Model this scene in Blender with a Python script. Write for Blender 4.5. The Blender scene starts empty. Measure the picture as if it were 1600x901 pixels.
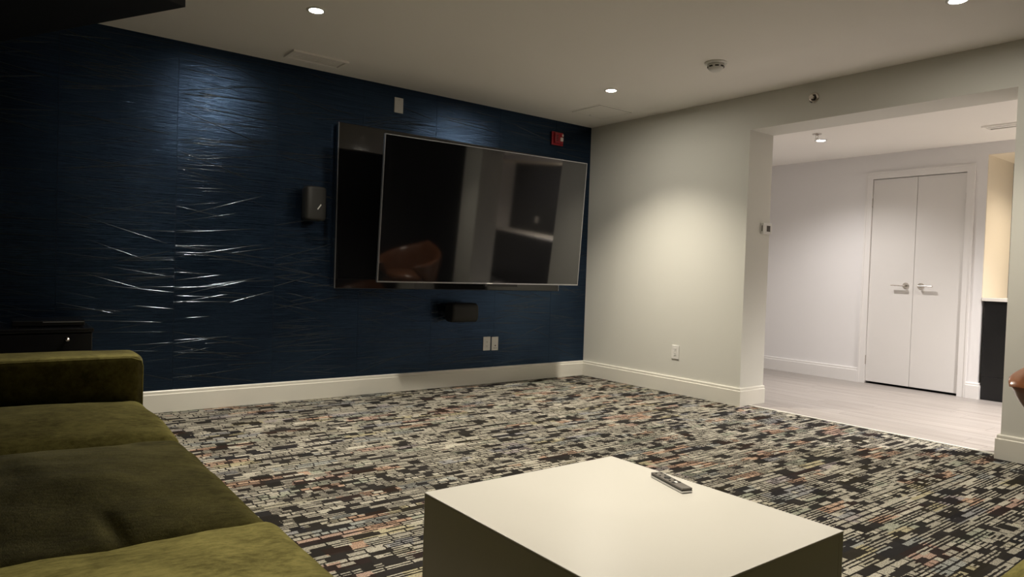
import bpy, bmesh, math, random
from mathutils import Vector, Matrix, noise
random.seed(7)
S = bpy.context.scene
C = S.collection
PI = math.pi

# ------------------------------------------------------------------ camera, world, lamps, exposure
XC, YC, ZC = 4.736, 4.966, 2.433          # corner of the two walls, ceiling height
CAM_YAW, CAM_PITCH, CAM_ROLL, CAM_F = 0.655356613, -0.0248966202, 0.0332966588, 1078.0
cam = bpy.data.cameras.new('camera'); cam_o = bpy.data.objects.new('camera', cam); C.objects.link(cam_o)
cam.sensor_fit = 'HORIZONTAL'; cam.sensor_width = 36.0; cam.lens = 36.0*CAM_F/1600.0
cam.clip_start = 0.02
Fw = Vector((math.sin(CAM_YAW)*math.cos(CAM_PITCH), math.cos(CAM_YAW)*math.cos(CAM_PITCH), math.sin(CAM_PITCH)))
Rt = Vector((math.cos(CAM_YAW), -math.sin(CAM_YAW), 0)); Up = Rt.cross(Fw)
cr, sr = math.cos(CAM_ROLL), math.sin(CAM_ROLL)
Rt, Up = cr*Rt + sr*Up, -sr*Rt + cr*Up
M = Matrix((Rt, Up, -Fw)).transposed().to_4x4(); M.translation = Vector((0, 0, 1.0))
cam_o.matrix_world = M
S.camera = cam_o

S.view_settings.view_transform = 'Standard'; S.view_settings.look = 'None'
S.view_settings.gamma = 1.0; S.view_settings.use_curve_mapping = False
S.view_settings.exposure = 1.82

w = bpy.data.worlds.new('world'); S.world = w; w.use_nodes = True
w.node_tree.nodes['Background'].inputs[0].default_value = (0.02, 0.02, 0.022, 1)
w.node_tree.nodes['Background'].inputs[1].default_value = 0.3

MAIN_W, MAIN_COL = 80.0, (1.0, 0.905, 0.75)       # ceiling downlights of the room
HALL_W, HALL_COL = 54.0, (1.0, 0.94, 0.90)       # hallway downlights
BAR_W, BAR_COL = 22.0, (1.0, 0.86, 0.69)         # warm downlights above the bar counter
MAIN_ANGLE, MAIN_BLEND = 112, 0.95

# ------------------------------------------------------------------ node helpers
class NT:
    def __init__(s, name):
        s.m = bpy.data.materials.new(name); s.m.use_nodes = True
        s.t = s.m.node_tree; s.p = s.t.nodes['Principled BSDF']; s.out = s.t.nodes['Material Output']
    def n(s, typ, **kw):
        nd = s.t.nodes.new(typ)
        for k, v in kw.items(): setattr(nd, k, v)
        return nd
    def put(s, sock, v):
        if isinstance(v, (int, float, tuple, list)): sock.default_value = v
        else: s.t.links.new(v, sock)
    def math(s, op, a, b=0.0, c=None):
        nd = s.n('ShaderNodeMath', operation=op); s.put(nd.inputs[0], a); s.put(nd.inputs[1], b)
        if c is not None: s.put(nd.inputs[2], c)
        return nd.outputs[0]
    def mix(s, f, a, b, blend='MIX'):
        nd = s.n('ShaderNodeMix', data_type='RGBA', blend_type=blend)
        s.put(nd.inputs['Factor'], f); s.put(nd.inputs[6], a); s.put(nd.inputs[7], b); return nd.outputs[2]
    def coord(s, which='Object'):
        return s.n('ShaderNodeTexCoord').outputs[which]
    def mapping(s, vec, scale=(1,1,1), loc=(0,0,0)):
        nd = s.n('ShaderNodeMapping'); s.put(nd.inputs['Vector'], vec)
        nd.inputs['Scale'].default_value = scale; nd.inputs['Location'].default_value = loc; return nd.outputs[0]
    def noise(s, vec, scale=5, detail=3, rough=0.5):
        nd = s.n('ShaderNodeTexNoise'); s.put(nd.inputs['Vector'], vec)
        nd.inputs['Scale'].default_value = scale; nd.inputs['Detail'].default_value = detail; nd.inputs['Roughness'].default_value = rough
        return nd.outputs[0]
    def ramp(s, f, stops, interp='LINEAR'):
        nd = s.n('ShaderNodeValToRGB'); s.put(nd.inputs[0], f); cr_ = nd.color_ramp; cr_.interpolation = interp
        while len(cr_.elements) < len(stops): cr_.elements.new(0.5)
        for e, (p, c) in zip(cr_.elements, stops): e.position = p; e.color = (*c, 1)
        return nd.outputs[0]
    def bump(s, h, strength=0.3, dist=0.002):
        nd = s.n('ShaderNodeBump'); nd.inputs['Strength'].default_value = strength; nd.inputs['Distance'].default_value = dist
        s.put(nd.inputs['Height'], h); s.t.links.new(nd.outputs[0], s.p.inputs['Normal'])
    def wn(s, a, b=0.0):
        cb = s.n('ShaderNodeCombineXYZ'); s.put(cb.inputs[0], a); s.put(cb.inputs[1], b)
        nd = s.n('ShaderNodeTexWhiteNoise', noise_dimensions='2D'); s.t.links.new(cb.outputs[0], nd.inputs['Vector']); return nd
    def set(s, **kw):
        nm = dict(col='Base Color', rough='Roughness', metal='Metallic', ior='IOR', spec='Specular IOR Level', sheen='Sheen Weight',
                  sheen_rough='Sheen Roughness', sheen_tint='Sheen Tint', coat='Coat Weight', coat_rough='Coat Roughness',
                  emit='Emission Color', emit_s='Emission Strength', aniso='Anisotropic')
        for k, v in kw.items():
            if isinstance(v, tuple) and len(v) == 3: v = (*v, 1)
            s.put(s.p.inputs[nm[k]], v)
        return s

def plain(name, col, rough=0.5, var=0.04, nscale=30, bump=0.0, **kw):
    t = NT(name); c = t.coord()
    f = t.noise(c, nscale, 4)
    d = tuple(max(0, x*(1-var*2)) for x in col)
    t.set(col=t.mix(f, (*col, 1), (*d, 1)), rough=rough, **kw)
    if bump: t.bump(t.noise(c, nscale*6, 2), bump, 0.001)
    return t.m

def paint(name, col, rough=0.55, bump=0.12):
    t = NT(name); c = t.coord()
    big = t.noise(c, 1.3, 3); d = tuple(x*0.965 for x in col)
    t.set(col=t.mix(big, (*col, 1), (*d, 1)), rough=rough, spec=0.35)
    t.bump(t.noise(c, 220, 2), bump, 0.0006)
    return t.m

def emis(name, col, s):
    t = NT(name); t.set(col=(0.8, 0.8, 0.8), emit=col, emit_s=s); return t.m

MAT = {}
MAT['wall'] = paint('white_wall_paint', (0.69, 0.685, 0.635))
MAT['hall'] = paint('hall_wall_paint', (0.80, 0.785, 0.785))
MAT['ceil'] = paint('ceiling_paint', (0.93, 0.905, 0.865), 0.8, 0.2)
MAT['beige'] = paint('beige_wall_paint', (0.80, 0.72, 0.58))
MAT['trim'] = plain('white_trim_gloss', (0.76, 0.74, 0.67), 0.35, 0.01, 4)
MAT['hall_trim'] = plain('hall_trim_paint', (0.78, 0.76, 0.745), 0.4, 0.01, 4)
MAT['door'] = plain('door_paint', (0.72, 0.70, 0.68), 0.42, 0.012, 3)
MAT['navy_dark'] = plain('dark_navy_paint', (0.006, 0.007, 0.012), 0.6, 0.1, 6)
MAT['black'] = plain('black_plastic', (0.012, 0.012, 0.012), 0.45, 0.1, 60)
MAT['gap'] = plain('dark_gap', (0.004, 0.004, 0.004), 0.9)
MAT['grille'] = plain('charcoal_speaker_mesh', (0.018, 0.018, 0.016), 0.6, 0.3, 400, 0.3)
MAT['grille_dark'] = plain('black_speaker_mesh', (0.010, 0.010, 0.009), 0.6, 0.3, 400, 0.3)
MAT['silver'] = plain('silver_metal', (0.55, 0.55, 0.55), 0.28, 0.02, 20, metal=1.0)
MAT['bezel'] = plain('thin_silver_bezel', (0.42, 0.42, 0.43), 0.3, 0.02, 20, metal=0.9)
MAT['chrome'] = plain('satin_nickel', (0.62, 0.58, 0.54), 0.22, 0.02, 20, metal=1.0)
MAT['plate'] = plain('white_cover_plate', (0.78, 0.77, 0.74), 0.3, 0.01, 8)
MAT['slot'] = plain('outlet_slot', (0.02, 0.018, 0.016), 0.5)
MAT['red'] = plain('red_alarm_plastic', (0.33, 0.012, 0.022), 0.35, 0.05, 30)
MAT['lens'] = plain('clear_strobe_lens', (0.75, 0.62, 0.58), 0.12, 0.02, 30)
MAT['lcd'] = plain('grey_display', (0.11, 0.10, 0.09), 0.25)
MAT['table'] = plain('cream_lacquer', (0.47, 0.456, 0.415), 0.32, 0.012, 2.2)
MAT['counter'] = plain('white_counter', (0.80, 0.77, 0.72), 0.25, 0.03, 12)
MAT['btile'] = plain('black_bar_panel', (0.010, 0.010, 0.011), 0.3, 0.3, 9)
MAT['wood_leg'] = plain('dark_wood_leg', (0.05, 0.028, 0.015), 0.4, 0.2, 30)
MAT['cab'] = plain('black_gloss_cabinet', (0.006, 0.006, 0.007), 0.16, 0.1, 30)
MAT['glow'] = emis('lamp_disc', (1.0, 0.93, 0.80), 210.0)
MAT['glow_hall'] = emis('hall_lamp_disc', (1.0, 0.95, 0.91), 40.0)
MAT['glow_bar'] = emis('bar_lamp_disc', (1.0, 0.82, 0.6), 12.0)
MAT['mark'] = plain('pale_mark', (0.55, 0.55, 0.53), 0.4)

t = NT('tv_screen_glass'); c = t.coord()
t.set(col=t.mix(t.noise(c, 3, 2), (0.004, 0.004, 0.005, 1), (0.006, 0.006, 0.006, 1)), rough=0.045, ior=1.95)
t.bump(t.noise(t.mapping(c, (1.6, 1, 0.5)), 1.4, 1), 0.05, 0.01); MAT['screen'] = t.m
t = NT('black_glass_panel'); c = t.coord()
t.set(col=t.mix(t.noise(c, 3, 2), (0.003, 0.003, 0.004, 1), (0.005, 0.005, 0.005, 1)), rough=0.06, ior=1.6); MAT['bglass'] = t.m

def velvet(name, a, b):
    t = NT(name); c = t.coord()
    n1 = t.noise(c, 9, 5, 0.65); n2 = t.noise(t.mapping(c, (1, 2.2, 1)), 38, 4, 0.7); n3 = t.noise(c, 420, 2)
    f = t.math('ADD', t.math('MULTIPLY', n1, 0.55), t.math('MULTIPLY', n2, 0.45))
    col = t.ramp(f, [(0.38, a), (0.60, b)])
    t.set(col=col, rough=0.85, spec=0.15, sheen=0.10, sheen_rough=0.35, sheen_tint=(0.8, 0.74, 0.38))
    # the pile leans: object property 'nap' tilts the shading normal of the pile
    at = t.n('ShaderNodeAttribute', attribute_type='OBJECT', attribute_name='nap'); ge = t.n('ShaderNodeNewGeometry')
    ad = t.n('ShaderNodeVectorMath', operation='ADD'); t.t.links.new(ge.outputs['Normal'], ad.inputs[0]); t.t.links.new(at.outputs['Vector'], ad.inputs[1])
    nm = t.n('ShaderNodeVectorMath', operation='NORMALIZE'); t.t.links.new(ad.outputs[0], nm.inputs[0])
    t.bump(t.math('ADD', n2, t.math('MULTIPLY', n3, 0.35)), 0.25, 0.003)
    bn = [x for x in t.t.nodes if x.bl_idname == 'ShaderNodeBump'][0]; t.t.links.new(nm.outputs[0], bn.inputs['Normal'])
    return t.m
MAT['velvet'] = velvet('olive_green_velvet', (0.070, 0.061, 0.014), (0.185, 0.164, 0.050))

t = NT('brown_leather'); c = t.coord()
t.set(col=t.mix(t.noise(c, 14, 4), (0.22, 0.085, 0.035, 1), (0.14, 0.05, 0.02, 1)), rough=0.28, spec=0.6, coat=0.3, coat_rough=0.15)
t.bump(t.noise(c, 160, 3), 0.12, 0.001); MAT['leather'] = t.m

# wallpaper: navy with fine horizontal fibre relief
t = NT('navy_textured_wallpaper'); c = t.coord()
g1 = t.noise(t.mapping(c, (1.6, 1, 150)), 1.0, 4, 0.7); g2 = t.noise(t.mapping(c, (5, 1, 420)), 1.0, 2, 0.6)
col = t.ramp(t.math('ADD', t.math('MULTIPLY', g1, 0.7), t.math('MULTIPLY', t.noise(c, 2.2, 3), 0.3)), [(0.35, (0.015, 0.027, 0.054)), (0.65, (0.036, 0.066, 0.120))])
t.set(col=col, rough=0.20, metal=0.88)
t.bump(t.math('ADD', g1, t.math('MULTIPLY', g2, 0.5)), 0.5, 0.0022); MAT['paper'] = t.m
MAT['strand'] = plain('pressed_strand_foil', (0.075, 0.09, 0.11), 0.15, 0.3, 40, metal=0.9)

# patterned carpet: short dashes woven along the blue wall
t = NT('dash_pattern_carpet'); c = t.coord()
sp = t.n('ShaderNodeSeparateXYZ'); t.t.links.new(c, sp.inputs[0])
x = t.math('ADD', sp.outputs[0], t.math('MULTIPLY_ADD', t.noise(c, 60, 2), 0.012, -0.006)); y = t.math('ADD', sp.outputs[1], t.math('MULTIPLY_ADD', t.noise(t.mapping(c, (0.35, 1, 1), (7, 3, 0)), 90, 2), 0.007, -0.0035))
def cells(h, Lmin, Lvar, seed):
    yr = t.math('DIVIDE', y, h); row = t.math('FLOOR', yr); fy = t.math('FRACT', yr)
    r1 = t.wn(row, seed).outputs[0]; r2 = t.wn(row, seed+3.7).outputs[0]
    L = t.math('MULTIPLY_ADD', r1, Lvar, Lmin)
    xr = t.math('ADD', t.math('DIVIDE', x, L), t.math('MULTIPLY', r2, 31.0)); cell = t.math('FLOOR', xr); fx = t.math('FRACT', xr)
    w_ = t.wn(t.math('ADD', cell, seed), row)
    return w_.outputs[0], w_.outputs[1], fx, fy, L
lt = lambda a, b: t.math('LESS_THAN', a, b)
v1, c1, fx1, fy1, L1 = cells(0.068, 0.05, 0.05, 1.3)
v2, c2, fx2, fy2, L2 = cells(0.0330, 0.035, 0.09, 5.1)
v3, c3, fx3, fy3, L3 = cells(0.062, 0.12, 0.22, 9.2)
v4, c4, fx4, fy4, L4 = cells(0.0165, 0.05, 0.15, 13.7)
sc2 = t.n('ShaderNodeSeparateColor'); t.t.links.new(c2, sc2.inputs[0]); c2r, c2g = sc2.outputs[0], sc2.outputs[1]
gt = lambda a, b: t.math('GREATER_THAN', a, b)
dark = t.math('MULTIPLY', lt(fy2, t.math('MULTIPLY_ADD', c2r, 0.24, 0.15)), lt(v1, 0.86))           # lines between rows of dashes
dark = t.math('MAXIMUM', dark, t.math('MULTIPLY', lt(fx2, t.math('DIVIDE', 0.0075, L2)), lt(v1, 0.92)))   # cuts between dashes
dark = t.math('MAXIMUM', dark, lt(v2, 0.21))                                                          # dark dashes
dark = t.math('MAXIMUM', dark, t.math('MULTIPLY', lt(v4, 0.48), lt(fy4, 0.50)))                       # fine dark threads
dark = t.math('MAXIMUM', dark, lt(v1, 0.045))
pile = t.noise(c, 700, 2, 0.7)
lightc = t.mix(t.noise(c, 1.1, 2), (0.72, 0.67, 0.545, 1), (0.60, 0.57, 0.485, 1))
lightc = t.mix(t.math('MULTIPLY', c2g, 0.60), lightc, (0.27, 0.25, 0.21, 1))
hue = t.ramp(v3, [(0.0, (0.42, 0.40, 0.33)), (0.50, (0.46, 0.43, 0.31)), (0.58, (0.58, 0.26, 0.13)), (0.66, (0.28, 0.34, 0.37)), (0.74, (0.52, 0.45, 0.20)),
                  (0.80, (0.19, 0.22, 0.31)), (0.86, (0.30, 0.36, 0.27)), (0.93, (0.50, 0.22, 0.16)), (0.97, (0.35, 0.29, 0.36))], 'CONSTANT')
tint = t.math('MULTIPLY', t.math('GREATER_THAN', c2r, 0.35), t.math('MULTIPLY', t.math('GREATER_THAN', t.noise(c, 3.2, 2), 0.46), 0.48))
lightc = t.mix(tint, lightc, hue)
darkc = t.mix(0.025, t.mix(v1, (0.012, 0.010, 0.009, 1), (0.024, 0.021, 0.021, 1)), hue)
speck = t.ramp(t.noise(t.mapping(c, (0.6, 1, 1)), 260, 3, 0.7), [(0.40, (0.42, 0.42, 0.42)), (0.58, (1.12, 1.12, 1.12))])
lightc = t.mix(1.0, lightc, speck, 'MULTIPLY')
colr = t.mix(dark, lightc, darkc)
colr = t.mix(t.math('MULTIPLY', pile, 0.55), colr, t.mix(0.75, colr, (0.01, 0.01, 0.01, 1)))
t.set(col=colr, rough=0.95, spec=0.05)
t.bump(t.math('ADD', pile, t.math('MULTIPLY', dark, -0.5)), 0.5, 0.004); MAT['carpet'] = t.m

def plank_mat(name, a, b):
    t = NT(name); c = t.coord()
    oi = t.n('ShaderNodeObjectInfo').outputs['Random']
    off = t.n('ShaderNodeVectorMath', operation='ADD'); t.t.links.new(c, off.inputs[0])
    cb = t.n('ShaderNodeCombineXYZ'); t.put(cb.inputs[0], t.math('MULTIPLY', oi, 40.0)); t.t.links.new(cb.outputs[0], off.inputs[1])
    g = t.noise(t.mapping(off.outputs[0], (26, 1.2, 1)), 1.0, 5, 0.6)
    col = t.ramp(g, [(0.3, a), (0.7, b)])
    col = t.mix(t.math('MULTIPLY', oi, 0.14), col, (0.30, 0.26, 0.23, 1))
    t.set(col=col, rough=0.42, spec=0.4); t.bump(g, 0.1, 0.001); return t.m
MAT['plank'] = plank_mat('grey_wood_plank', (0.25, 0.226, 0.208), (0.37, 0.342, 0.322))

# ------------------------------------------------------------------ mesh helpers
def worigin(o):
    v = Vector((0, 0, 0))
    while o is not None: v += o.location; o = o.parent
    return v
def link(name, me, mat, parent=None, smooth=False):
    o = bpy.data.objects.new(name, me); C.objects.link(o)
    if mat is not None: me.materials.append(MAT[mat] if isinstance(mat, str) else mat)
    if parent is not None: o.parent = parent
    if smooth:
        for p in me.polygons: p.use_smooth = True
    return o
def from_bm(name, bm, mat, parent=None, smooth=False, local=False):
    if parent is not None and not local: bmesh.ops.translate(bm, vec=-worigin(parent), verts=bm.verts)
    bmesh.ops.recalc_face_normals(bm, faces=bm.faces)
    me = bpy.data.meshes.new(name); bm.to_mesh(me); bm.free()
    return link(name, me, mat, parent, smooth)
def add_box(bm, x0, x1, y0, y1, z0, z1):
    vs = [bm.verts.new((x, y, z)) for z in (z0, z1) for x, y in ((x0, y0), (x1, y0), (x1, y1), (x0, y1))]
    for f in ((3,2,1,0), (4,5,6,7), (0,1,5,4), (1,2,6,5), (2,3,7,6), (3,0,4,7)): bm.faces.new([vs[i] for i in f])
    return vs
def box(name, x0, x1, y0, y1, z0, z1, mat, parent=None, bevel=0.0, seg=2, local=False, smooth=False):
    bm = bmesh.new(); add_box(bm, x0, x1, y0, y1, z0, z1)
    if bevel: bmesh.ops.bevel(bm, geom=bm.edges[:], offset=bevel, segments=seg, affect='EDGES', profile=0.5)
    o = from_bm(name, bm, mat, parent, smooth, local)
    return o
def boxes(name, lst, mat, parent=None):
    bm = bmesh.new()
    for b in lst: add_box(bm, *b)
    return from_bm(name, bm, mat, parent)
def poly_prism(name, pts, z0, z1, mat, parent=None):
    bm = bmesh.new()
    a = [bm.verts.new((p[0], p[1], z0)) for p in pts]; b = [bm.verts.new((p[0], p[1], z1)) for p in pts]
    bm.faces.new(a); bm.faces.new(b); n = len(pts)
    for i in range(n): bm.faces.new((a[i], a[(i+1) % n], b[(i+1) % n], b[i]))
    return from_bm(name, bm, mat, parent)
def lathe_bm(bm, prof, loc, axis='Z', seg=28):
    """prof: (radius, height) pairs; axis 'Z','-Z','X','-X','Y','-Y' is the direction of growing height"""
    rings = []
    L = Vector(loc)
    for r, h in prof:
        ring = []
        for i in range(seg):
            a = 2*PI*i/seg; u, v = r*math.cos(a), r*math.sin(a)
            sgn = -1 if axis[0] == '-' else 1; k = axis[-1]
            d = {'Z': (u, v, sgn*h), 'X': (sgn*h, u, v), 'Y': (u, sgn*h, v)}[k]
            ring.append(bm.verts.new(L + Vector(d)))
        rings.append(ring)
    for a, b in zip(rings[:-1], rings[1:]):
        for i in range(seg): bm.faces.new((a[i], a[(i+1) % seg], b[(i+1) % seg], b[i]))
    bm.faces.new(rings[0]); bm.faces.new(rings[-1])
def lathe(name, prof, loc, mat, parent=None, axis='Z', seg=28, smooth=False, local=False):
    bm = bmesh.new(); lathe_bm(bm, prof, loc, axis, seg); return from_bm(name, bm, mat, parent, smooth, local)
def ring(name, r0, r1, h, loc, mat, parent=None, axis='-Z', seg=32):
    bm = bmesh.new(); sgn = -1 if axis[0] == '-' else 1; k = axis[-1]; L = Vector(loc); R = []
    for r, hh in ((r1, 0), (r1*0.97, h*0.8), (r0*1.06, h), (r0, h*0.6), (r0*0.95, 0.0)):
        row = []
        for i in range(seg):
            a = 2*PI*i/seg; u, v = r*math.cos(a), r*math.sin(a)
            row.append(bm.verts.new(L + Vector({'Z': (u, v, sgn*hh), 'X': (sgn*hh, u, v), 'Y': (u, sgn*hh, v)}[k])))
        R.append(row)
    for a, b in zip(R, R[1:]+R[:1]):
        for i in range(seg): bm.faces.new((a[i], a[(i+1) % seg], b[(i+1) % seg], b[i]))
    return from_bm(name, bm, mat, parent, True)
def tube_bm(bm, pts, rad, seg=8):
    pts = [Vector(p) for p in pts]; prev = None
    for i, p in enumerate(pts):
        d = (pts[min(i+1, len(pts)-1)] - pts[max(i-1, 0)]).normalized()
        ref = Vector((0, 0, 1)) if abs(d.z) < 0.9 else Vector((1, 0, 0))
        u = d.cross(ref).normalized(); v = d.cross(u); r = rad[i] if isinstance(rad, (list, tuple)) else rad
        row = [bm.verts.new(p + u*r*math.cos(2*PI*k/seg) + v*r*math.sin(2*PI*k/seg)) for k in range(seg)]
        if prev:
            for k in range(seg): bm.faces.new((prev[k], prev[(k+1) % seg], row[(k+1) % seg], row[k]))
        else: bm.faces.new(row)
        prev = row
    bm.faces.new(prev)
def tube(name, pts, rad, mat, parent=None, seg=8, local=False):
    bm = bmesh.new(); tube_bm(bm, pts, rad, seg); return from_bm(name, bm, mat, parent, True, local)
def rounded(name, x0, x1, y0, y1, z0, z1, r, mat, parent=None, n=(30, 30, 8), puff=0.0, sidepuff=0.0, wrinkle=0.0, seed=0.0, deform=None, local=False):
    """soft rounded box: cube grid clamped to an inner box and pushed out by r, then puffed and wrinkled"""
    bm = bmesh.new(); bmesh.ops.create_cube(bm, size=2.0)
    cx, cy, cz = (x0+x1)/2, (y0+y1)/2, (z0+z1)/2; hx, hy, hz = (x1-x0)/2, (y1-y0)/2, (z1-z0)/2
    for ax, k in ((0, n[0]), (1, n[1]), (2, n[2])):
        ed = [e for e in bm.edges if abs((e.verts[0].co - e.verts[1].co)[ax]) > 1e-6]
        bmesh.ops.subdivide_edges(bm, edges=ed, cuts=k, use_grid_fill=True) if False else None
    bm.free(); bm = bmesh.new()
    def axis_pts(h, k):
        # denser near the ends so that the rounding is smooth
        e = [-h + r*(1-math.cos(i*PI/2/5)) for i in range(5)]
        m = [(-h+r) + (2*h-2*r)*i/k for i in range(k+1)]
        return e + m + [-v for v in reversed(e)]
    A = [axis_pts(hx, n[0]), axis_pts(hy, n[1]), axis_pts(hz, n[2])]; H = (hx, hy, hz)
    vd = {}
    def vert(p):
        key = tuple(round(q, 6) for q in p)
        if key not in vd:
            P = Vector(p); In = Vector([max(-H[i]+r, min(H[i]-r, P[i])) for i in range(3)])
            d = P - In
            if d.length > 1e-9: P = In + d.normalized()*r if d.length > r*0.999 else P
            vd[key] = bm.verts.new(P)
        return vd[key]
    for ax in range(3):
        a, b = [(1, 2), (2, 0), (0, 1)][ax]
        for s in (-1, 1):
            for i in range(len(A[a])-1):
                for j in range(len(A[b])-1):
                    q = []
                    for (ii, jj) in ((i, j), (i+1, j), (i+1, j+1), (i, j+1)):
                        p = [0, 0, 0]; p[ax] = s*H[ax]; p[a] = A[a][ii]; p[b] = A[b][jj]; q.append(vert(p))
                    q = list(dict.fromkeys(q))
                    if len(q) > 2:
                        try: bm.faces.new(q if s > 0 else q[::-1])
                        except ValueError: pass
    for v in bm.verts:
        u, t_, s = v.co.x/hx, v.co.y/hy, v.co.z/hz
        k = max(0, (s+0.2)/1.2)
        v.co.z += puff*(1-abs(u)**2.4)*(1-abs(t_)**2.4)*k
        v.co.x += sidepuff*u*(1-s*s)*(1-abs(t_)**3); v.co.y += sidepuff*t_*(1-s*s)*(1-abs(u)**3)
        if wrinkle:
            P = Vector((v.co.x*4+seed, v.co.y*4+seed*2, seed)); 
            v.co.z += wrinkle*k*noise.noise(P) + wrinkle*0.5*k*noise.noise(P*2.7)
        if deform: deform(v.co, u, t_, s)
        v.co += Vector((cx, cy, cz))
    return from_bm(name, bm, mat, parent, True, local)

def tag(o, label, cat, group=None):
    o['label'] = label; o['category'] = cat
    if group: o['group'] = group
    return o
def empty(name, loc):
    o = bpy.data.objects.new(name, None); C.objects.link(o); o.location = loc; o.empty_display_size = 0.1; return o
def thing(name, label, cat, loc, group=None): return tag(empty(name, loc), label, cat, group)
def struct(o, label=None):
    o['kind'] = 'structure'
    if label: o['label'] = label
    return o
def stuff(o): o['kind'] = 'stuff'; return o

# ------------------------------------------------------------------ room shell
XL, YN = -1.35, -1.7            # unseen left and near walls
OPY0, OPY1, OPZ = 1.426, 3.181, 2.163   # opening to the hallway
XJ = 5.055                      # hall side of the thick wall
XH, ZH = 7.045, 2.280           # hall far wall, hall ceiling
YH0, YH1 = -2.5, 5.0            # hall ends
NY, NZ0, NZ1, NX = 2.318, 0.905, 2.172, 7.675   # bar niche: left jamb, counter, soffit, back
DY0, DY1, DZ = 2.472, 3.306, 2.034       # closet door opening

fl = struct(box('floor', XL, 4.832, YN, YC, -0.05, 0.0, 'carpet'), 'dash patterned grey and black carpet')
struct(box('ceiling', XL-0.1, XJ, YN-0.1, YC+0.1, ZC, ZC+0.08, 'ceil'), 'white painted ceiling of the lounge')
struct(box('wall_left', XL-0.1, XL, YN, YC, 0, ZC, 'navy_dark'), 'dark navy side wall')
struct(box('wall_near', XL-0.1, XJ, YN-0.1, YN, 0, ZC, 'navy_dark'), 'dark navy wall behind the viewer')
wb = struct(box('wall_back', XL-0.1, XJ, YC+0.0015, YC+0.12, 0, ZC, 'navy_dark'), 'navy blue wall covered in strand textured wallpaper')
struct(boxes('wall_right', [(XC, XJ, OPY1, YC, 0, ZC), (XC, XJ, OPY0, OPY1, OPZ, ZC), (XC, XJ, 0.98, OPY0, 0, ZC)], 'wall'), 'white wall with a wide opening to the hallway')
struct(box('wall_right_dark', XC, XJ, YN, 0.98, 0, ZC, 'navy_dark'), 'dark navy end of the right wall')

# wallpaper sheets with pressed strands
SEAM = 0.655
k0 = int(math.floor((XL-1.006)/SEAM))
edges = [1.006 + SEAM*k for k in range(k0, 20)]
edges = [max(XL, e) for e in edges if e < XC]
edges = [e for i, e in enumerate(edges) if i == 0 or e - edges[i-1] > 0.02] + [XC]
rnd = random.Random(21)
for a, b in zip(edges[:-1], edges[1:]):
    yf = YC - 0.0
    p = box('wallpaper_panel', a+0.0008, b-0.0008, yf-0.0008, yf+0.0014, 0.0, ZC, 'paper', wb)
    bm = bmesh.new(); wdt = b-a
    def strand(x0, z0, x1, z1, wd, ht):
        d = Vector((x1-x0, 0, z1-z0)); L = d.length; d /= L; nrm = Vector((-d.z, 0, d.x))
        P = []
        for q, tp in ((Vector((x0, 0, z0)), 0.3), (Vector((x0, 0, z0))+d*L*0.12, 1), (Vector((x0, 0, z0))+d*L*0.88, 1), (Vector((x1, 0, z1)), 0.3)):
            yy = yf-0.0007
            P.append([bm.verts.new(Vector((0, yy-ht*tp*(1-o_*o_), 0))+q+nrm*wd*tp*o_) for o_ in (1, 0.55, 0, -0.55, -1)])
        for r0, r1 in zip(P[:-1], P[1:]):
            for i_ in range(4): bm.faces.new((r0[i_], r0[i_+1], r1[i_+1], r1[i_]))
    nlines = int(105*wdt/SEAM)
    for i in range(nlines):
        zc = rnd.uniform(0.16, ZC-0.03)
        kind = rnd.random(); slope = rnd.choice((-1, 1))*abs(rnd.gauss(0, 0.16))+rnd.uniform(-0.03, 0.03)
        slope = max(-0.55, min(0.55, slope))
        Ls = rnd.uniform(0.22, 0.95)*wdt
        x0 = a+0.002 if kind < 0.5 else (b-0.002-Ls if kind < 0.72 else rnd.uniform(a+0.002, b-0.002-Ls))
        x1 = min(b-0.002, x0+Ls); z1 = zc + slope*(x1-x0)
        if not (0.15 < z1 < ZC-0.02): continue
        if rnd.random() < 0.45: strand(x0, zc, x1, z1, 0.0030, 0.0013)
        else: strand(x0, zc, x1, z1, 0.0016, 0.0007)
    stuff(from_bm('pressed_strands', bm, 'strand', p, True))

# ceiling bulkhead, dark, in the corner above the sofa
struct(poly_prism('ceiling_bulkhead', [(0.688, 3.291), (-0.182, YC), (XL, YC), (XL, 2.24)], 2.1, ZC+0.01, 'navy_dark'), 'black bulkhead dropping from the ceiling')

# hallway shell
hf = struct(box('floor_hall', 4.832, NX+0.1, YH0, YH1, -0.05, -0.006, 'gap'), 'grey wood plank floor of the hallway')
pw = 0.178; rnd = random.Random(4); xx = 4.846
protos = {}
while xx < XH+0.02:
    x1 = min(xx+pw, XH+0.03); yy = -0.6 - rnd.uniform(0, 1.1)
    while yy < 4.9:
        y1 = min(yy+1.22, 4.95)
        key = (round(x1-xx, 3), round(y1-yy, 3))
        if key not in protos:
            o = box('plank', -(x1-xx)/2+0.0006, (x1-xx)/2-0.0006, -(y1-yy)/2+0.0006, (y1-yy)/2-0.0006, -0.006, 0.0, 'plank', hf, 0.0008, 1, local=True)
            protos[key] = o.data
        else:
            o = bpy.data.objects.new('plank', protos[key]); C.objects.link(o); o.parent = hf
        o.location = ((xx+x1)/2, (yy+y1)/2, 0)
        yy = y1
    xx = x1
struct(box('trim_1', 4.828, 4.846, OPY0-0.02, OPY1+0.02, -0.004, 0.005, 'trim', None, 0.002), 'thin white threshold strip between carpet and planks')
struct(box('ceiling_hall', XJ-0.0, NX+0.1, YH0, YH1, ZH, ZH+0.08, 'ceil'), 'white ceiling of the hallway')
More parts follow.
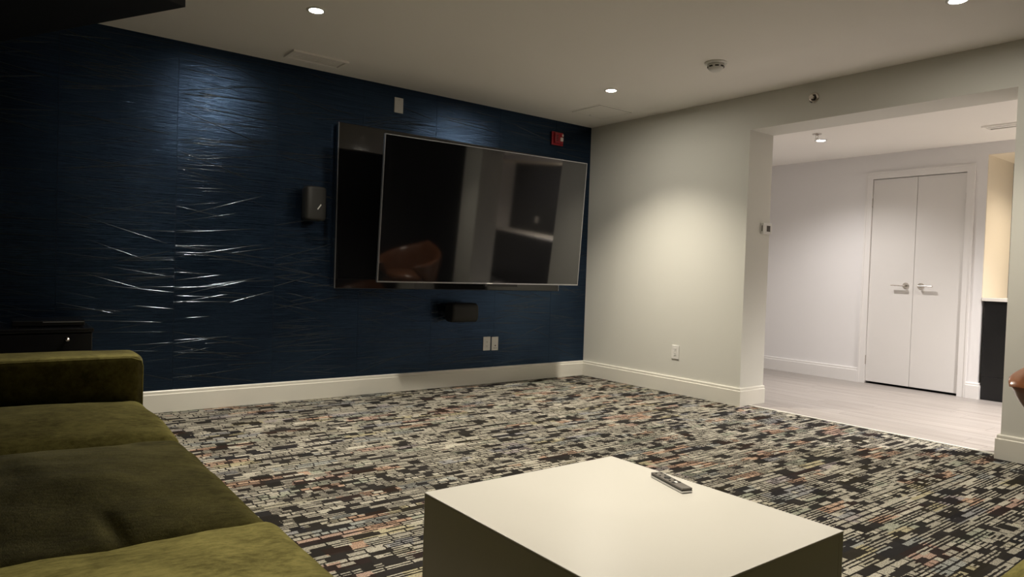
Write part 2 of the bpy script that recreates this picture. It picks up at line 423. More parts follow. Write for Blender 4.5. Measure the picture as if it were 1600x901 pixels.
struct(boxes('wall_hall', [(XH, XH+0.12, DY1, YH1, 0, ZH), (XH, XH+0.12, DY0, DY1, DZ, ZH), (XH, XH+0.12, NY, DY0, 0, ZH), (XH, NX, YH0, NY, NZ1, ZH), (XH+0.12, NX, NY, NY+0.05, 0, ZH),
                           (XH+0.12, XH+0.14, NY+0.05, YH1, 0, ZH)], 'hall'), 'white hallway wall around the closet doors')
struct(boxes('wall_niche', [(XH+0.003, NX, NY-0.004, NY+0.0, NZ0, NZ1), (XH+0.003, NX, YH0, NY, NZ1-0.004, NZ1)], 'beige'), 'warm beige side and soffit of the bar niche')
struct(box('wall_niche_back', NX, NX+0.08, YH0, NY+0.05, 0, ZH, 'btile'), 'black back wall of the bar niche')
struct(box('wall_hall_far', XJ, NX+0.1, YH1, YH1+0.1, 0, ZH, 'hall'), 'white end wall of the hallway')
struct(box('wall_hall_near', XJ, NX+0.1, YH0-0.1, YH0, 0, ZH, 'hall'), 'white near end wall of the hallway')

# baseboards: stepped profile swept along straight runs
BBH, BBT = 0.143, 0.021
PROF = [(0, 0), (BBT, 0), (BBT, 0.117), (BBT-0.003, 0.120), (BBT-0.006, 0.121), (BBT-0.006, 0.137), (BBT-0.010, BBH), (0, BBH)]
def baseboard(name, runs, mat='trim', label=None):
    """runs: lists of (x, y) wall-side path points with the room on the left of the direction of travel"""
    bm = bmesh.new()
    for path in runs:
        pts = [Vector((p[0], p[1])) for p in path]; n = len(pts); cols = []
        for i, p in enumerate(pts):
            dirs = []
            if i > 0: dirs.append((pts[i]-pts[i-1]).normalized())
            if i < n-1: dirs.append((pts[i+1]-pts[i]).normalized())
            ns = [Vector((-d.y, d.x)) for d in dirs]
            m = ns[0] if len(ns) == 1 else (ns[0]+ns[1])/(1+ns[0].dot(ns[1]))
            cols.append([bm.verts.new((p.x+m.x*o_, p.y+m.y*o_, z)) for o_, z in PROF])
        for a, b in zip(cols[:-1], cols[1:]):
            for k in range(len(PROF)): bm.faces.new((a[k], a[(k+1) % len(PROF)], b[(k+1) % len(PROF)], b[k]))
        bm.faces.new(cols[0]); bm.faces.new(cols[-1])
    return struct(from_bm(name, bm, mat), label)
baseboard('baseboard_back', [[(XC-0.0005, YC-0.001), (XL, YC-0.001)]], label='cream baseboard under the blue wall')
baseboard('baseboard_right', [[(XJ, OPY1), (XC, OPY1), (XC, YC-BBT)]], label='cream baseboard under the white wall')
baseboard('baseboard_pillar', [[(XC, 0.98), (XC, OPY0), (XJ, OPY0)]], label='cream baseboard around the right pillar')
baseboard('baseboard_hall', [[(XH, DY1+0.066), (XH, YH1)]], 'hall_trim', label='white baseboard of the hallway wall')
baseboard('baseboard_hall_end', [[(XH+0.06, NY), (XH, NY), (XH, DY0-0.066)]], 'hall_trim', label='short white baseboard between closet and bar')

# closet doors
tr = struct(boxes('trim_2', [(XH-0.014, XH+0.01, DY1-0.002, DY1+0.064, 0, DZ+0.066), (XH-0.014, XH+0.01, DY0-0.064, DY0+0.002, 0, DZ+0.066), (XH-0.014, XH+0.01, DY0+0.002, DY1-0.002, DZ, DZ+0.066),
                             (XH-0.019, XH-0.013, DY1+0.050, DY1+0.066, 0, DZ+0.068), (XH-0.019, XH-0.013, DY0-0.066, DY0-0.050, 0, DZ+0.068), (XH-0.019, XH-0.013, DY0-0.050, DY1+0.050, DZ+0.052, DZ+0.068)], 'hall_trim'), 'white casing around the closet doors')
struct(box('wall_closet', XH+0.10, XH+0.118, DY0, DY1, 0.0, DZ, 'gap'), 'dark closet interior behind the doors')
YM = (DY0+DY1)/2 + 0.002
def closet_door(name, y0, y1, hy, sgn, hinge_y, label):
    e = struct(empty(name, (XH, (y0+y1)/2, 0.0)), label)
    box('door_panel', XH+0.004, XH+0.040, y0, y1, 0.022, DZ-0.004, 'door', e, 0.0015, 1)
    h = lathe('door_handle', [(0.0, 0), (0.030, 0), (0.030, 0.006), (0.026, 0.009), (0.011, 0.010), (0.010, 0.046), (0.0, 0.047)], (XH+0.004, hy, 0.987), 'chrome', e, '-X', 26)
    box('lever', XH-0.056, XH-0.034, min(hy-sgn*0.012, hy+sgn*0.118), max(hy-sgn*0.012, hy+sgn*0.118), 0.982, 0.993, 'chrome', h, 0.003, 2)
    for z in (0.235, 1.80):
        lathe('hinge', [(0.0, 0), (0.006, 0), (0.006, 0.09), (0.0, 0.09)], (XH-0.006, hinge_y, z-0.045), 'chrome', e, 'Z', 12)
    return e
closet_door('door_1', YM+0.0015, DY1-0.004, 2.957, 1, DY1+0.000, 'left white flush closet door leaf')
closet_door('door_2', DY0+0.004, YM-0.0015, 2.823, -1, DY0-0.000, 'right white flush closet door leaf')

# bar counter in the niche
bc = thing('bar_counter', 'white topped bar counter with black front right of the closet doors', 'counter', (7.3, 0.0, 0.0))
box('countertop', XH-0.012, NX-0.002, YH0+0.02, NY-0.006, 0.876, NZ0, 'counter', bc, 0.003)
for z0, z1 in ((0.004, 0.208), (0.2095, 0.874)):
    for y0, y1 in ((NY-0.9, NY-0.024), (NY-1.8, NY-0.902), (NY-2.7, NY-1.802), (YH0+0.03, NY-2.702)):
        box('front_panel', XH+0.012, XH+0.05, y0, y1, z0, z1, 'btile', bc, 0.0015, 1)

# ------------------------------------------------------------------ lamps
def downlight(name, x, y, z, r, watt, col, glow, label, group, ang, blend, soft=0.045):
    e = thing(name, label, 'light', (x, y, z), group)
    ring('trim_ring', r, r*1.5, 0.006, (x, y, z+0.0005), 'plate', e)
    lathe('lamp_disc', [(0.0, 0), (r*0.99, 0), (r*0.9, 0.003), (0.0, 0.0032)], (x, y, z-0.0005), glow, e, '-Z', 28)
    L = bpy.data.lights.new('downlight_beam', 'SPOT'); L.energy = watt; L.color = col; L.spot_size = math.radians(ang); L.spot_blend = blend; L.shadow_soft_size = soft
    o = bpy.data.objects.new('downlight_beam', L); C.objects.link(o); o.parent = e; o.location = (0, 0, -0.012)
    return e
for x, y, pf, lb in ((1.477, 3.817, 1.0, 'round recessed ceiling downlight left, nearest the air vent'), (3.867, 3.849, 1.0, 'round recessed ceiling downlight nearest the white wall corner'),
                 (3.866, 1.440, 0.55, 'round recessed ceiling downlight at the top edge right of the smoke detector'), (1.477, 1.432, 1.0, 'round recessed ceiling downlight above the coffee table')):
    downlight('recessed_downlight', x, y, ZC, 0.036, MAIN_W*pf, MAIN_COL, 'glow', lb, 'recessed lounge downlights', MAIN_ANGLE, MAIN_BLEND)
for x, y, pf, lb in ((6.02, 3.31, 0.86, 'small recessed downlight in the hallway ceiling beside the sprinkler'), (6.02, 0.75, 4.0, 'unseen hallway downlight near the bar counter, boosted to fill the hall')):  # second lamp is assumed and out of view, its power raised as fill
    downlight('hall_downlight', x, y, ZH, 0.036, HALL_W*pf, HALL_COL, 'glow_hall', lb, 'recessed hallway downlights', 138, 0.95)
for y, pf, lb in ((1.55, 1.0, 'warm downlight above the bar counter end by the closet'), (-0.6, 3.0, 'warm downlight above the far end of the bar counter')):
    downlight('bar_downlight', 7.36, y, NZ1-0.004, 0.035, BAR_W*pf, BAR_COL, 'glow_bar', lb, 'warm bar downlights', 150, 0.8)

# ------------------------------------------------------------------ sofa (long part along the left, facing right)
sx0, sx1 = -0.52, 0.548
so = thing('sofa', 'olive green velvet sofa with loose seat cushions and a low arm by the blue wall', 'sofa', (0.0, 1.6, 0.0))
rounded('base', sx0, sx1-0.02, -0.9, 3.22, 0.06, 0.29, 0.03, 'velvet', so, (10, 30, 4))
for i, (y0, y1, zt, tw) in enumerate(((2.535, 3.245, 0.435, 0.4), (1.560, 2.540, 0.424, 1.3), (0.590, 1.575, 0.446, 2.2), (-0.40, 0.585, 0.43, 3.1))):
    def dfm(co, u, v, s, i=i):
        if i == 1:   # a pressed dent with a fold near the seat middle
            co.z -= 0.012*math.exp(-((u-0.1)**2*6+(v+0.55)**2*8))*max(0, s)
            X_, Y_ = co.x+0.019, co.y+2.05          # crease by the near seam
            d_ = (X_-0.228) + 0.09*(Y_-1.70); a_ = abs(Y_-1.69)
            if a_ < 0.14: co.z -= 0.009*math.exp(-(d_/0.016)**2)*(1-(a_/0.14)**2)*max(0, s)
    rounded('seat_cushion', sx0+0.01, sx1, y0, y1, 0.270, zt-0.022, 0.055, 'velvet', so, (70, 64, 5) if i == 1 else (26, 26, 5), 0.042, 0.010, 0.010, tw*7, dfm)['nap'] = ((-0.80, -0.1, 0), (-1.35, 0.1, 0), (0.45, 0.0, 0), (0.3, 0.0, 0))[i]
ar = rounded('armrest', sx0, sx1-0.002, 3.235, 3.455, 0.05, 0.600, 0.036, 'velvet', so, (24, 8, 14), 0.004, 0.004, 0.003, 5.0)
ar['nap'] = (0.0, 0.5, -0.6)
tube('piping', [(sx0+0.02, 3.240, 0.585)]+[(sx0+0.02+(sx1-sx0-0.07)*i/12, 3.239, 0.586) for i in range(1, 13)]+[(sx1-0.012, 3.240, 0.572), (sx1-0.006, 3.242, 0.55), (sx1-0.006, 3.242, 0.30)], 0.0035, 'velvet', ar, 6)
rounded('backrest', sx0-0.20, sx0+0.0, -0.9, 3.45, 0.05, 0.62, 0.05, 'velvet', so, (6, 40, 10), 0.0, 0.004, 0.003, 2.0)
for x, y in ((sx0+0.05, 3.38), (sx1-0.08, 3.38), (sx0+0.05, -0.8), (sx1-0.08, -0.8)):
    lathe('foot', [(0.0, 0), (0.018, 0), (0.024, 0.07), (0.0, 0.07)], (x, y, 0), 'wood_leg', so, 'Z', 14)

s2 = thing('sofa', 'olive green velvet sofa seat at the bottom right corner of the view', 'sofa', (1.8, 0.0, 0.0))
rounded('base', 0.60, 2.70, -0.60, 0.465, 0.06, 0.29, 0.03, 'velvet', s2, (20, 10, 4))
for i, (x0, x1) in enumerate(((0.60, 1.62), (1.625, 2.69))):
    rounded('seat_cushion', x0, x1, -0.45, 0.500, 0.27, 0.425, 0.05, 'velvet', s2, (24, 22, 5), 0.030, 0.008, 0.006, 11.0+i*3)
rounded('backrest', 0.60, 2.70, -0.68, -0.46, 0.06, 0.74, 0.05, 'velvet', s2, (24, 6, 10), 0.0, 0.004, 0.003, 9.0)
for x, y in ((0.66, 0.40), (2.62, 0.40), (0.66, -0.55), (2.62, -0.55)):
    lathe('foot', [(0.0, 0), (0.018, 0), (0.024, 0.07), (0.0, 0.07)], (x, y, 0), 'wood_leg', s2, 'Z', 14)

# ------------------------------------------------------------------ coffee table
tx0, tx1, ty0, ty1, tz = 0.916, 1.606, 0.784, 1.536, 0.42
tb = thing('coffee_table', 'square cream lacquered cube coffee table on the carpet', 'table', ((tx0+tx1)/2, (ty0+ty1)/2, 0))
box('table_top', tx0, tx1, ty0, ty1, tz-0.006, tz, 'table', tb, 0.0016, 2)
th = 0.02
box('side_panel', tx0+0.0006, tx0+th, ty0+0.0006, ty1-0.0006, 0.0, tz-0.0061, 'table', tb, 0.001, 1)
box('side_panel', tx1-th, tx1-0.0006, ty0+0.0006, ty1-0.0006, 0.0, tz-0.0061, 'table', tb, 0.001, 1)
box('side_panel', tx0+th, tx1-th, ty0+0.0006, ty0+th, 0.0, tz-0.0061, 'table', tb, 0.001, 1)
box('side_panel', tx0+th, tx1-th, ty1-th, ty1-0.0006, 0.0, tz-0.0061, 'table', tb, 0.001, 1)

# remote control
rm = thing('remote_control', 'slim dark grey remote control lying on the cream coffee table', 'remote', (1.530, 1.234, tz))
rm.rotation_euler = (0, 0, math.radians(-17))
box('case', -0.0175, 0.0175, -0.078, 0.078, 0.0, 0.010, 'silver', rm, 0.003, 2, local=True)
box('face_plate', -0.0168, 0.0168, -0.0775, 0.0775, 0.0095, 0.0145, 'lcd', rm, 0.002, 2, local=True)
ringm = lathe('navigation_ring', [(0.0, 0), (0.010, 0), (0.009, 0.0016), (0.0, 0.0012)], (0, 0.018, 0.0145), 'black', rm, 'Z', 20, local=True)
for (bx, by) in ((-0.009, 0.062), (0.009, 0.062), (-0.009, 0.042), (0.009, 0.042), (-0.008, -0.006), (0.008, -0.006)):
    lathe('button', [(0.0, 0), (0.0035, 0), (0.003, 0.0014), (0.0, 0.0014)], (bx, by, 0.0144), 'black', rm, 'Z', 12, local=True)
for bx in (-0.0095, 0.0, 0.0095):
    box('button', bx-0.0035, bx+0.0035, -0.030, -0.020, 0.0144, 0.0160, 'plate' if bx == 0 else 'black', rm, 0.0006, 1, local=True)

# ------------------------------------------------------------------ television on its arm, and the panel behind it
tvw = 1.89; tvh = tvw*9/16
tv = thing('television', 'large flat television tilted down in front of the blue wall', 'television', (3.205, 4.4635, 1.4215))
tv.rotation_mode = 'ZXY'; rx, ry, rz = math.radians(4.14), math.radians(-0.18), math.radians(-2.7)
tv.rotation_mode = 'QUATERNION'
tv.rotation_quaternion = (Matrix.Rotation(rz, 3, 'Z') @ Matrix.Rotation(rx, 3, 'X') @ Matrix.Rotation(ry, 3, 'Y')).to_quaternion()
box('screen', -tvw/2+0.006, tvw/2-0.006, 0.001, 0.008, -tvh/2+0.010, tvh/2-0.006, 'screen', tv, 0, local=True)
bm = bmesh.new()
for b in ((-tvw/2, -tvw/2+0.006, 0, 0.022, -tvh/2, tvh/2), (tvw/2-0.006, tvw/2, 0, 0.022, -tvh/2, tvh/2), (-tvw/2+0.006, tvw/2-0.006, 0, 0.022, tvh/2-0.006, tvh/2), (-tvw/2+0.006, tvw/2-0.006, 0, 0.022, -tvh/2, -tvh/2+0.010)): add_box(bm, *b)
from_bm('bezel', bm, 'bezel', tv, local=True)
box('rear_shell', -tvw/2+0.02, tvw/2-0.02, 0.009, 0.045, -tvh/2+0.02, tvh/2-0.02, 'black', tv, 0.008, 2, local=True)
box('rear_housing', -tvw*0.32, tvw*0.32, 0.044, 0.085, -tvh*0.42, tvh*0.20, 'black', tv, 0.012, 2, local=True)
box('maker_mark', -0.006, 0.050, -0.0012, 0.0, -tvh/2+0.002, -tvh/2+0.008, 'plate', tv, 0.0004, 1, local=True)
box('sensor_housing', -0.02, 0.30, 0.004, 0.030, -tvh/2-0.020, -tvh/2, 'black', tv, 0.003, 2, local=True)

br = thing('television_bracket', 'black folding bracket carrying the television off the wall', 'bracket', (3.2, YC-0.05, 1.42))
box('wall_plate', 2.95, 3.45, YC-0.075, YC-0.056, 1.22, 1.62, 'black', br, 0.003, 1)
for xa in (3.02, 3.36):
    tube('arm', [(xa, YC-0.07, 1.42), (xa+0.10, YC-0.22, 1.42), (xa, YC-0.385, 1.42)], 0.016, 'black', br, 8)
box('head_plate', 2.98, 3.42, YC-0.392, YC-0.380, 1.25, 1.58, 'black', br, 0.003, 1)

px0, px1, pz0, pz1 = 2.096, 4.330, 0.828, 2.070
pn = thing('glass_backing_panel', 'glossy black panel with thin silver edge fixed to the blue wall behind the television', 'panel', ((px0+px1)/2, YC-0.0, pz0))
box('glass_face', px0+0.004, px1-0.004, YC-0.055, YC-0.049, pz0+0.004, pz1-0.004, 'bglass', pn)
box('back_box', px0+0.012, px1-0.012, YC-0.049, YC-0.004, pz0+0.012, pz1-0.012, 'black', pn)
for b in ((px0, px0+0.004, pz0, pz1), (px1-0.004, px1, pz0, pz1), (px0+0.004, px1-0.004, pz1-0.004, pz1), (px0+0.004, px1-0.004, pz0, pz0+0.004)):
    box('edge_strip', b[0], b[1], YC-0.057, YC-0.045, b[2], b[3], 'bezel' if b[1]-b[0] < 0.1 else 'black', pn)

# ------------------------------------------------------------------ wall speakers
def speaker(name, x0, x1, z0, z1, dep, r, label, grille, markpos):
    e = thing(name, label, 'speaker', ((x0+x1)/2, YC, z0))
    yf = YC-0.045-dep
    # rounded-column body: superellipse outline in plan, extruded upwards
    bm = bmesh.new(); cx, cz = (x0+x1)/2, (z0+z1)/2; hw, hd = (x1-x0)/2, dep/2; rows = []
    vert_axis = (z1-z0) > (x1-x0)
    hh = (z1-z0)/2; N = 40
    for f, s in ((-1, 0.74), (-0.975, 0.87), (-0.92, 0.955), (-0.83, 1.0), (0.83, 1.0), (0.92, 0.955), (0.975, 0.87), (1, 0.74)):
        row = []
        for i in range(N):
            a = 2*PI*i/N; ex = 0.55
            u = math.copysign(abs(math.cos(a))**ex, math.cos(a))*s; v = math.copysign(abs(math.sin(a))**ex, math.sin(a))*s
            if vert_axis: row.append(bm.verts.new((cx+hw*u, yf+hd+hd*v, cz+hh*f)))
            else: row.append(bm.verts.new((cx+hw*f, yf+hd+hd*v, cz+hh*u)))
        rows.append(row)
    for a, b in zip(rows[:-1], rows[1:]):
        for i in range(N): bm.faces.new((a[i], a[(i+1) % N], b[(i+1) % N], b[i]))
    bm.faces.new(rows[0]); bm.faces.new(rows[-1])
    body = from_bm('body', bm, grille, e)
    for f in body.data.polygons: f.use_smooth = len(f.vertices) == 4
    box('wall_bracket', cx-0.03, cx+0.03, YC-0.052, YC-0.0009, cz-0.04, cz+0.04, 'black', e, 0.003, 1)
    if markpos: 
        bm = bmesh.new(); mx, mz = markpos
        add_box(bm, mx-0.004, mx+0.004, yf-0.0006, yf+0.004, mz-0.022, mz+0.022)
        bmesh.ops.rotate(bm, verts=bm.verts, cent=(mx, yf, mz), matrix=Matrix.Rotation(math.radians(35), 3, 'Y'))
        from_bm('maker_mark', bm, 'mark', e)
    return e
speaker('wall_speaker', 1.822, 1.978, 1.318, 1.562, 0.13, 0.05, 'upright charcoal speaker on the blue wall left of the television', 'grille', (1.915, 1.415))
speaker('wall_speaker', 3.075, 3.335, 0.560, 0.722, 0.14, 0.05, 'black speaker lying sideways on the blue wall under the television', 'grille_dark', None)

# ------------------------------------------------------------------ plates, alarm, thermostat
def plate_back(name, x0, x1, z0, z1, label, cat, kind, group=None):
    e = thing(name, label, cat, ((x0+x1)/2, YC, z0), group)
    y = YC-0.0008
    box('cover_plate', x0, x1, y-0.007, y, z0, z1, 'plate', e, 0.0025, 2)
    cx, cz = (x0+x1)/2, (z0+z1)/2
    if kind == 'duplex':
        box('receptacle', cx-0.017, cx+0.017, y-0.0085, y-0.0065, cz-0.034, cz+0.034, 'plate', e, 0.001, 1)
        for s in (-1, 1):
            for d in (-0.006, 0.006): box('slot', cx+d-0.0012, cx+d+0.0012, y-0.0088, y-0.008, cz+s*0.018-0.004, cz+s*0.018+0.004, 'slot', e)
            lathe('slot', [(0.0, 0), (0.0024, 0), (0.0024, 0.0006), (0, 0.0006)], (cx, y-0.0083, cz+s*0.018-0.010), 'slot', e, '-Y', 10)
    if kind == 'jack':
        for (dx, dz, r) in ((0.004, -0.018, 0.006), (-0.008, -0.040, 0.004), (0.012, -0.040, 0.004)):
            lathe('jack', [(0.0, 0), (r, 0), (r*0.8, 0.003), (0, 0.002)], (cx+dx, y-0.0068, cz+dz), 'slot', e, '-Y', 14)
    if kind == 'blank':
        for s in (-1, 1): lathe('screw', [(0.0, 0), (0.0035, 0), (0.003, 0.001), (0, 0.001)], (cx, y-0.0068, cz+s*0.042), 'silver', e, '-Y', 10)
    return e
plate_back('cover_plate', 2.577, 2.655, 2.229, 2.349, 'white blank cover plate high on the blue wall above the black panel', 'plate', 'blank')
plate_back('wall_outlet', 3.514, 3.590, 0.292, 0.414, 'white power outlet low on the blue wall, left of the pair', 'outlet', 'duplex')
plate_back('wall_jack', 3.604, 3.676, 0.290, 0.411, 'white cable jack plate low on the blue wall, right of the pair', 'outlet', 'jack')

e = thing('fire_alarm', 'red fire alarm strobe on the blue wall above the television corner', 'alarm', (4.288, YC, 2.2))
y = YC-0.0008
box('housing', 4.219, 4.357, y-0.018, y, 2.200, 2.324, 'red', e, 0.004, 2)
box('sounder', 4.238, 4.340, y-0.042, y-0.017, 2.216, 2.312, 'red', e, 0.008, 2)
for i in range(4): box('sound_slot', 4.246, 4.276, y-0.0426, y-0.040, 2.235+i*0.016, 2.242+i*0.016, 'slot', e)
box('strobe_lens', 4.292, 4.326, y-0.060, y-0.040, 2.234, 2.272, 'lens', e, 0.008, 2)
box('strobe_reflector', 4.320, 4.338, y-0.046, y-0.040, 2.284, 2.304, 'lens', e, 0.003, 1)

e = thing('wall_outlet', 'white power outlet low on the white wall above the baseboard', 'outlet', (XC, 3.824, 0.29))
box('cover_plate', XC-0.007, XC, 3.785, 3.863, 0.294, 0.412, 'plate', e, 0.0025, 2)
box('receptacle', XC-0.009, XC-0.0065, 3.807, 3.841, 0.322, 0.392, 'plate', e, 0.001, 1)
for s in (-1, 1):
    for d in (-0.006, 0.006): box('slot', XC-0.0094, XC-0.0085, 3.824+d-0.0014, 3.824+d+0.0014, 0.356+s*0.019-0.004, 0.356+s*0.019+0.005, 'slot', e)
    lathe('slot', [(0.0, 0), (0.0028, 0), (0.0028, 0.0006), (0, 0.0006)], (XC-0.0089, 3.824, 0.356+s*0.019-0.011), 'slot', e, '-X', 10)

e = thing('thermostat', 'small white thermostat with grey display on the opening side wall', 'thermostat', (4.985, OPY1, 1.366))
box('case', 4.926, 5.042, OPY1-0.030, OPY1-0.0, 1.366, 1.452, 'plate', e, 0.004, 2)
box('display', 4.968, 5.018, OPY1-0.0310, OPY1-0.029, 1.385, 1.432, 'lcd', e, 0.0006, 1)
box('side_vent', 4.9254, 4.927, OPY1-0.020, OPY1-0.012, 1.386, 1.432, 'lcd', e)

# niche outlet seen only as a reflection
e = thing('wall_outlet', 'small white plate on the black wall above the bar counter', 'outlet', (NX, -1.55, 1.07))
box('cover_plate', NX-0.007, NX-0.0, -1.59, -1.51, 1.08, 1.20, 'plate', e, 0.002, 1)
box('rocker', NX-0.011, NX-0.006, -1.567, -1.533, 1.105, 1.175, 'plate', e, 0.002, 1)

# ------------------------------------------------------------------ ceiling fittings
e = thing('smoke_detector', 'round white smoke detector on the lounge ceiling', 'smoke detector', (3.862, 2.878, ZC))
lathe('base_plate', [(0.0, 0), (0.072, 0), (0.074, 0.006), (0.066, 0.012), (0.0, 0.012)], (3.862, 2.878, ZC-0.0), 'plate', e, '-Z', 36)
lathe('body', [(0.0, 0), (0.054, 0), (0.052, 0.018), (0.044, 0.034), (0.030, 0.044), (0.0, 0.046)], (3.862, 2.878, ZC-0.011), 'plate', e, '-Z', 36, True)
for i in range(8):
    a = 2*PI*i/8
    bm = bmesh.new(); add_box(bm, 0.046, 0.0545, -0.012, 0.012, -0.034, -0.026)
    bmesh.ops.rotate(bm, verts=bm.verts, cent=(0, 0, 0), matrix=Matrix.Rotation(a, 3, 'Z')); bmesh.ops.translate(bm, verts=bm.verts, vec=(3.862, 2.878, ZC))
    from_bm('sensing_slot', bm, 'slot', e)
lathe('status_light', [(0, 0), (0.003, 0), (0.002, 0.002), (0, 0.002)], (3.842, 2.858, ZC-0.052), 'red', e, '-Z', 10)

def sprinkler(name, loc, ax, label):
    e = thing(name, label, 'sprinkler', loc)
    ring('escutcheon', 0.020, 0.038, 0.007, loc, 'chrome', e, ax, 30)
    lathe('recess', [(0, 0), (0.021, 0), (0.021, 0.001), (0, 0.001)], loc, 'slot', e, ax, 24)
    lathe('orifice', [(0, 0), (0.011, 0), (0.010, 0.014), (0.006, 0.018), (0, 0.018)], loc, 'chrome', e, ax, 16)
    d = {'-X': Vector((-1, 0, 0)), '-Z': Vector((0, 0, -1))}[ax]; s = Vector((0, 1, 0)); L = Vector(loc)
    for k in (-1, 1): tube('frame_arm', [L+d*0.012+s*k*0.009, L+d*0.026+s*k*0.012, L+d*0.040+s*k*0.004], 0.0022, 'chrome', e, 6)
    lathe('deflector', [(0, 0), (0.016, 0), (0.016, 0.002), (0, 0.002)], tuple(L+d*0.040), 'chrome', e, ax, 20)
    return e
sprinkler('fire_sprinkler', (XC, 2.669, 2.319), '-X', 'round chrome fire sprinkler on the header above the opening')
sprinkler('fire_sprinkler', (5.735, 3.19, ZH), '-Z', 'small chrome fire sprinkler hanging from the hallway ceiling')

def slot_vent(name, x0, x1, y0, y1, z, n, along, label, fmat='ceil'):
    e = thing(name, label, 'vent', ((x0+x1)/2, (y0+y1)/2, z))
    f = 0.020
    for b in ((x0, x1, y0, y0+f), (x0, x1, y1-f, y1), (x0, x0+f, y0+f, y1-f), (x1-f, x1, y0+f, y1-f)):
        box('frame_bar', b[0], b[1], b[2], b[3], z-0.014, z+0.001, fmat, e, 0.0015, 1)
    box('duct_shade_sheet', x0+f, x1-f, y0+f, y1-f, z-0.0015, z+0.001, 'slot', e)  # dark sheet: the shade behind the slats is put into its colour
    for i in range(n):
        u = (i+0.5)/n
        if along == 'X':
            yc = y0+f+(y1-y0-2*f)*u; hw = (y1-y0-2*f)/n*0.33
            box('slat', x0+f, x1-f, yc-hw, yc+hw, z-0.006, z-0.0015, fmat, e)
        else:
            xc = x0+f+(x1-x0-2*f)*u; hw = (x1-x0-2*f)/n*0.30
            box('slat', xc-hw, xc+hw, y0+f, y1-f, z-0.006, z-0.0015, fmat, e)
    return e
slot_vent('ceiling_vent', 1.632, 2.030, 4.600, 4.795, ZC, 6, 'X', 'long white air vent in the lounge ceiling by the blue wall')
slot_vent('ceiling_vent', 6.30, 6.46, 1.30, 2.135, ZH, 2, 'Y', 'narrow slot air vent in the hallway ceiling')

e = thing('ceiling_access_hatch', 'square flush access hatch in the ceiling near the wall corner', 'hatch', (4.33, 4.415, ZC))
hx0, hx1, hy0, hy1 = 4.135, 4.525, 4.240, 4.595
box('hatch_panel', hx0+0.004, hx1-0.004, hy0+0.004, hy1-0.004, ZC-0.0035, ZC+0.001, 'ceil', e, 0.001, 1)
for b in ((hx0-0.018, hx1+0.018, hy0-0.018, hy0), (hx0-0.018, hx1+0.018, hy1, hy1+0.018), (hx0-0.018, hx0, hy0, hy1), (hx1, hx1+0.018, hy0, hy1)):
    box('frame_bar', *b, ZC-0.002, ZC+0.001, 'ceil', e)
for b in ((hx0, hx1, hy0, hy0+0.004), (hx0, hx1, hy1-0.004, hy1), (hx0, hx0+0.004, hy0+0.004, hy1-0.004), (hx1-0.004, hx1, hy0+0.004, hy1-0.004)):
    box('gap_strip', *b, ZC-0.0024, ZC+0.001, 'slot', e)
lathe('latch', [(0, 0), (0.006, 0), (0.005, 0.001), (0, 0.001)], (4.33, 4.565, ZC-0.0034), 'slot', e, '-Z', 12)

# ------------------------------------------------------------------ black media cabinet behind the sofa arm
e = thing('media_cabinet', 'glossy black media cabinet against the blue wall behind the sofa arm', 'cabinet', (0.06, 4.70, 0))
cx0, cx1, cy0, cy1 = -0.42, 0.502, 4.50, 4.93
box('carcass', cx0, cx1-0.004, cy0+0.020, cy1, 0.03, 0.580, 'cab', e, 0.002, 1)
box('top_board', cx0-0.006, cx1+0.002, cy0-0.004, cy1, 0.581, 0.604, 'cab', e, 0.004, 2)
for x0, x1, kx in ((cx0+0.004, 0.034, 0.0), (0.038, cx1-0.008, 0.376)):
    d = box('door', x0, x1, cy0, cy0+0.019, 0.04, 0.574, 'cab', e, 0.002, 1)
    lathe('knob', [(0, 0), (0.006, 0), (0.006, 0.012), (0.012, 0.018), (0.010, 0.024), (0, 0.026)], (kx, cy0+0.001, 0.545), 'chrome', d, '-Y', 16, True)
box('plinth', cx0+0.02, cx1-0.02, cy0+0.04, cy1, 0.0, 0.03, 'black', e)
e2 = thing('media_player', 'thin black player box lying on the media cabinet', 'player', (0.36, 4.72, 0.604))
box('case', 0.13, 0.470, 4.60, 4.86, 0.610, 0.640, 'cab', e2, 0.004, 2)
box('glint_strip', 0.27, 0.465, 4.5985, 4.602, 0.630, 0.634, 'bezel', e2)  # silver strip added to imitate the downlight's glint along the top
for xx_, yy_ in ((0.15, 4.62), (0.45, 4.62), (0.15, 4.84), (0.45, 4.84)):
    lathe('foot', [(0, 0), (0.012, 0), (0.012, 0.008), (0, 0.008)], (xx_, yy_, 0.604), 'black', e2, 'Z', 12)

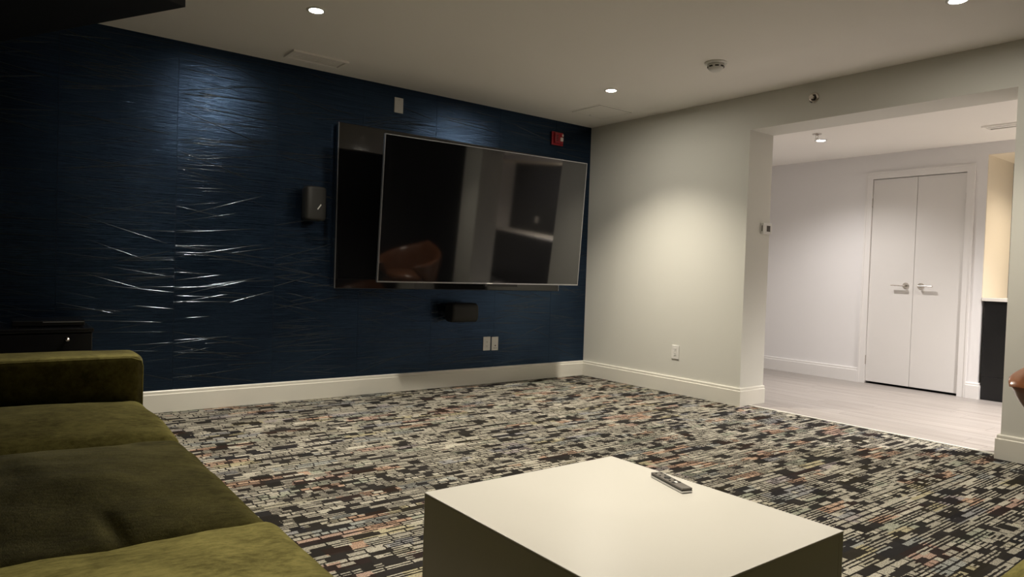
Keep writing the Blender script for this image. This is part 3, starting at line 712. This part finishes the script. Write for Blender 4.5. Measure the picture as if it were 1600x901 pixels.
# ------------------------------------------------------------------ leather tub chair by the right pillar
ch = thing('leather_chair', 'brown leather tub chair at the right edge in front of the pillar', 'chair', (4.15, 0.80, 0))
ccx, ccy = 4.15, 0.80
def tub(face):
    """curved shell: arms sweep from the front tips up to the back"""
    bm = bmesh.new(); N = 44; prof_n = 12; rows = []
    for i in range(N+1):
        u = i/N; a = face + math.radians(42) + math.radians(276)*u      # open side towards 'face'
        k = abs(2*u-1)                                                   # 1 at the tips, 0 at the back
        top = 0.545 + 0.29*(1-k)**1.2; r_in = 0.30; r_out = 0.385
        zb = 0.30 + 0.21*max(0, (k-0.66)/0.34)**1.2
        if k > 0.9: top -= 0.03*((k-0.9)/0.1)**2
        th_ = (r_out-r_in)*(1-0.45*max(0, (k-0.8)/0.2)**2); mid = (r_in+r_out)/2
        flare = 0.05
        pr = []
        for j in range(prof_n*2):
            b = 2*PI*j/(prof_n*2)
            h = (math.copysign(abs(math.sin(b))**0.55, math.sin(b))+1)/2
            rr = mid + math.copysign(abs(math.cos(b))**0.8, math.cos(b))*th_/2 + flare*h
            pr.append(bm.verts.new((ccx+rr*math.cos(a), ccy+rr*math.sin(a), zb+(top-zb)*h)))
        rows.append(pr)
    n = prof_n*2
    for a_, b_ in zip(rows[:-1], rows[1:]):
        for j in range(n): bm.faces.new((a_[j], a_[(j+1) % n], b_[(j+1) % n], b_[j]))
    bm.faces.new(rows[0]); bm.faces.new(rows[-1])
    return from_bm('shell', bm, 'leather', ch, True)
CF = math.radians(150)
tub(CF)
lathe('seat_cushion', [(0, 0), (0.26, 0), (0.29, 0.02), (0.295, 0.08), (0.27, 0.115), (0.15, 0.13), (0, 0.132)], (ccx, ccy, 0.30), 'leather', ch, 'Z', 36, True)
lathe('seat_base', [(0, 0), (0.27, 0), (0.33, 0.05), (0, 0.05)], (ccx, ccy, 0.252), 'leather', ch, 'Z', 36, True)
for i in range(4):
    a = CF + PI/4 + i*PI/2
    tube('leg', [(ccx+0.30*math.cos(a), ccy+0.30*math.sin(a), 0.0), (ccx+0.22*math.cos(a), ccy+0.22*math.sin(a), 0.262)], [0.011, 0.018], 'wood_leg', ch, 10)
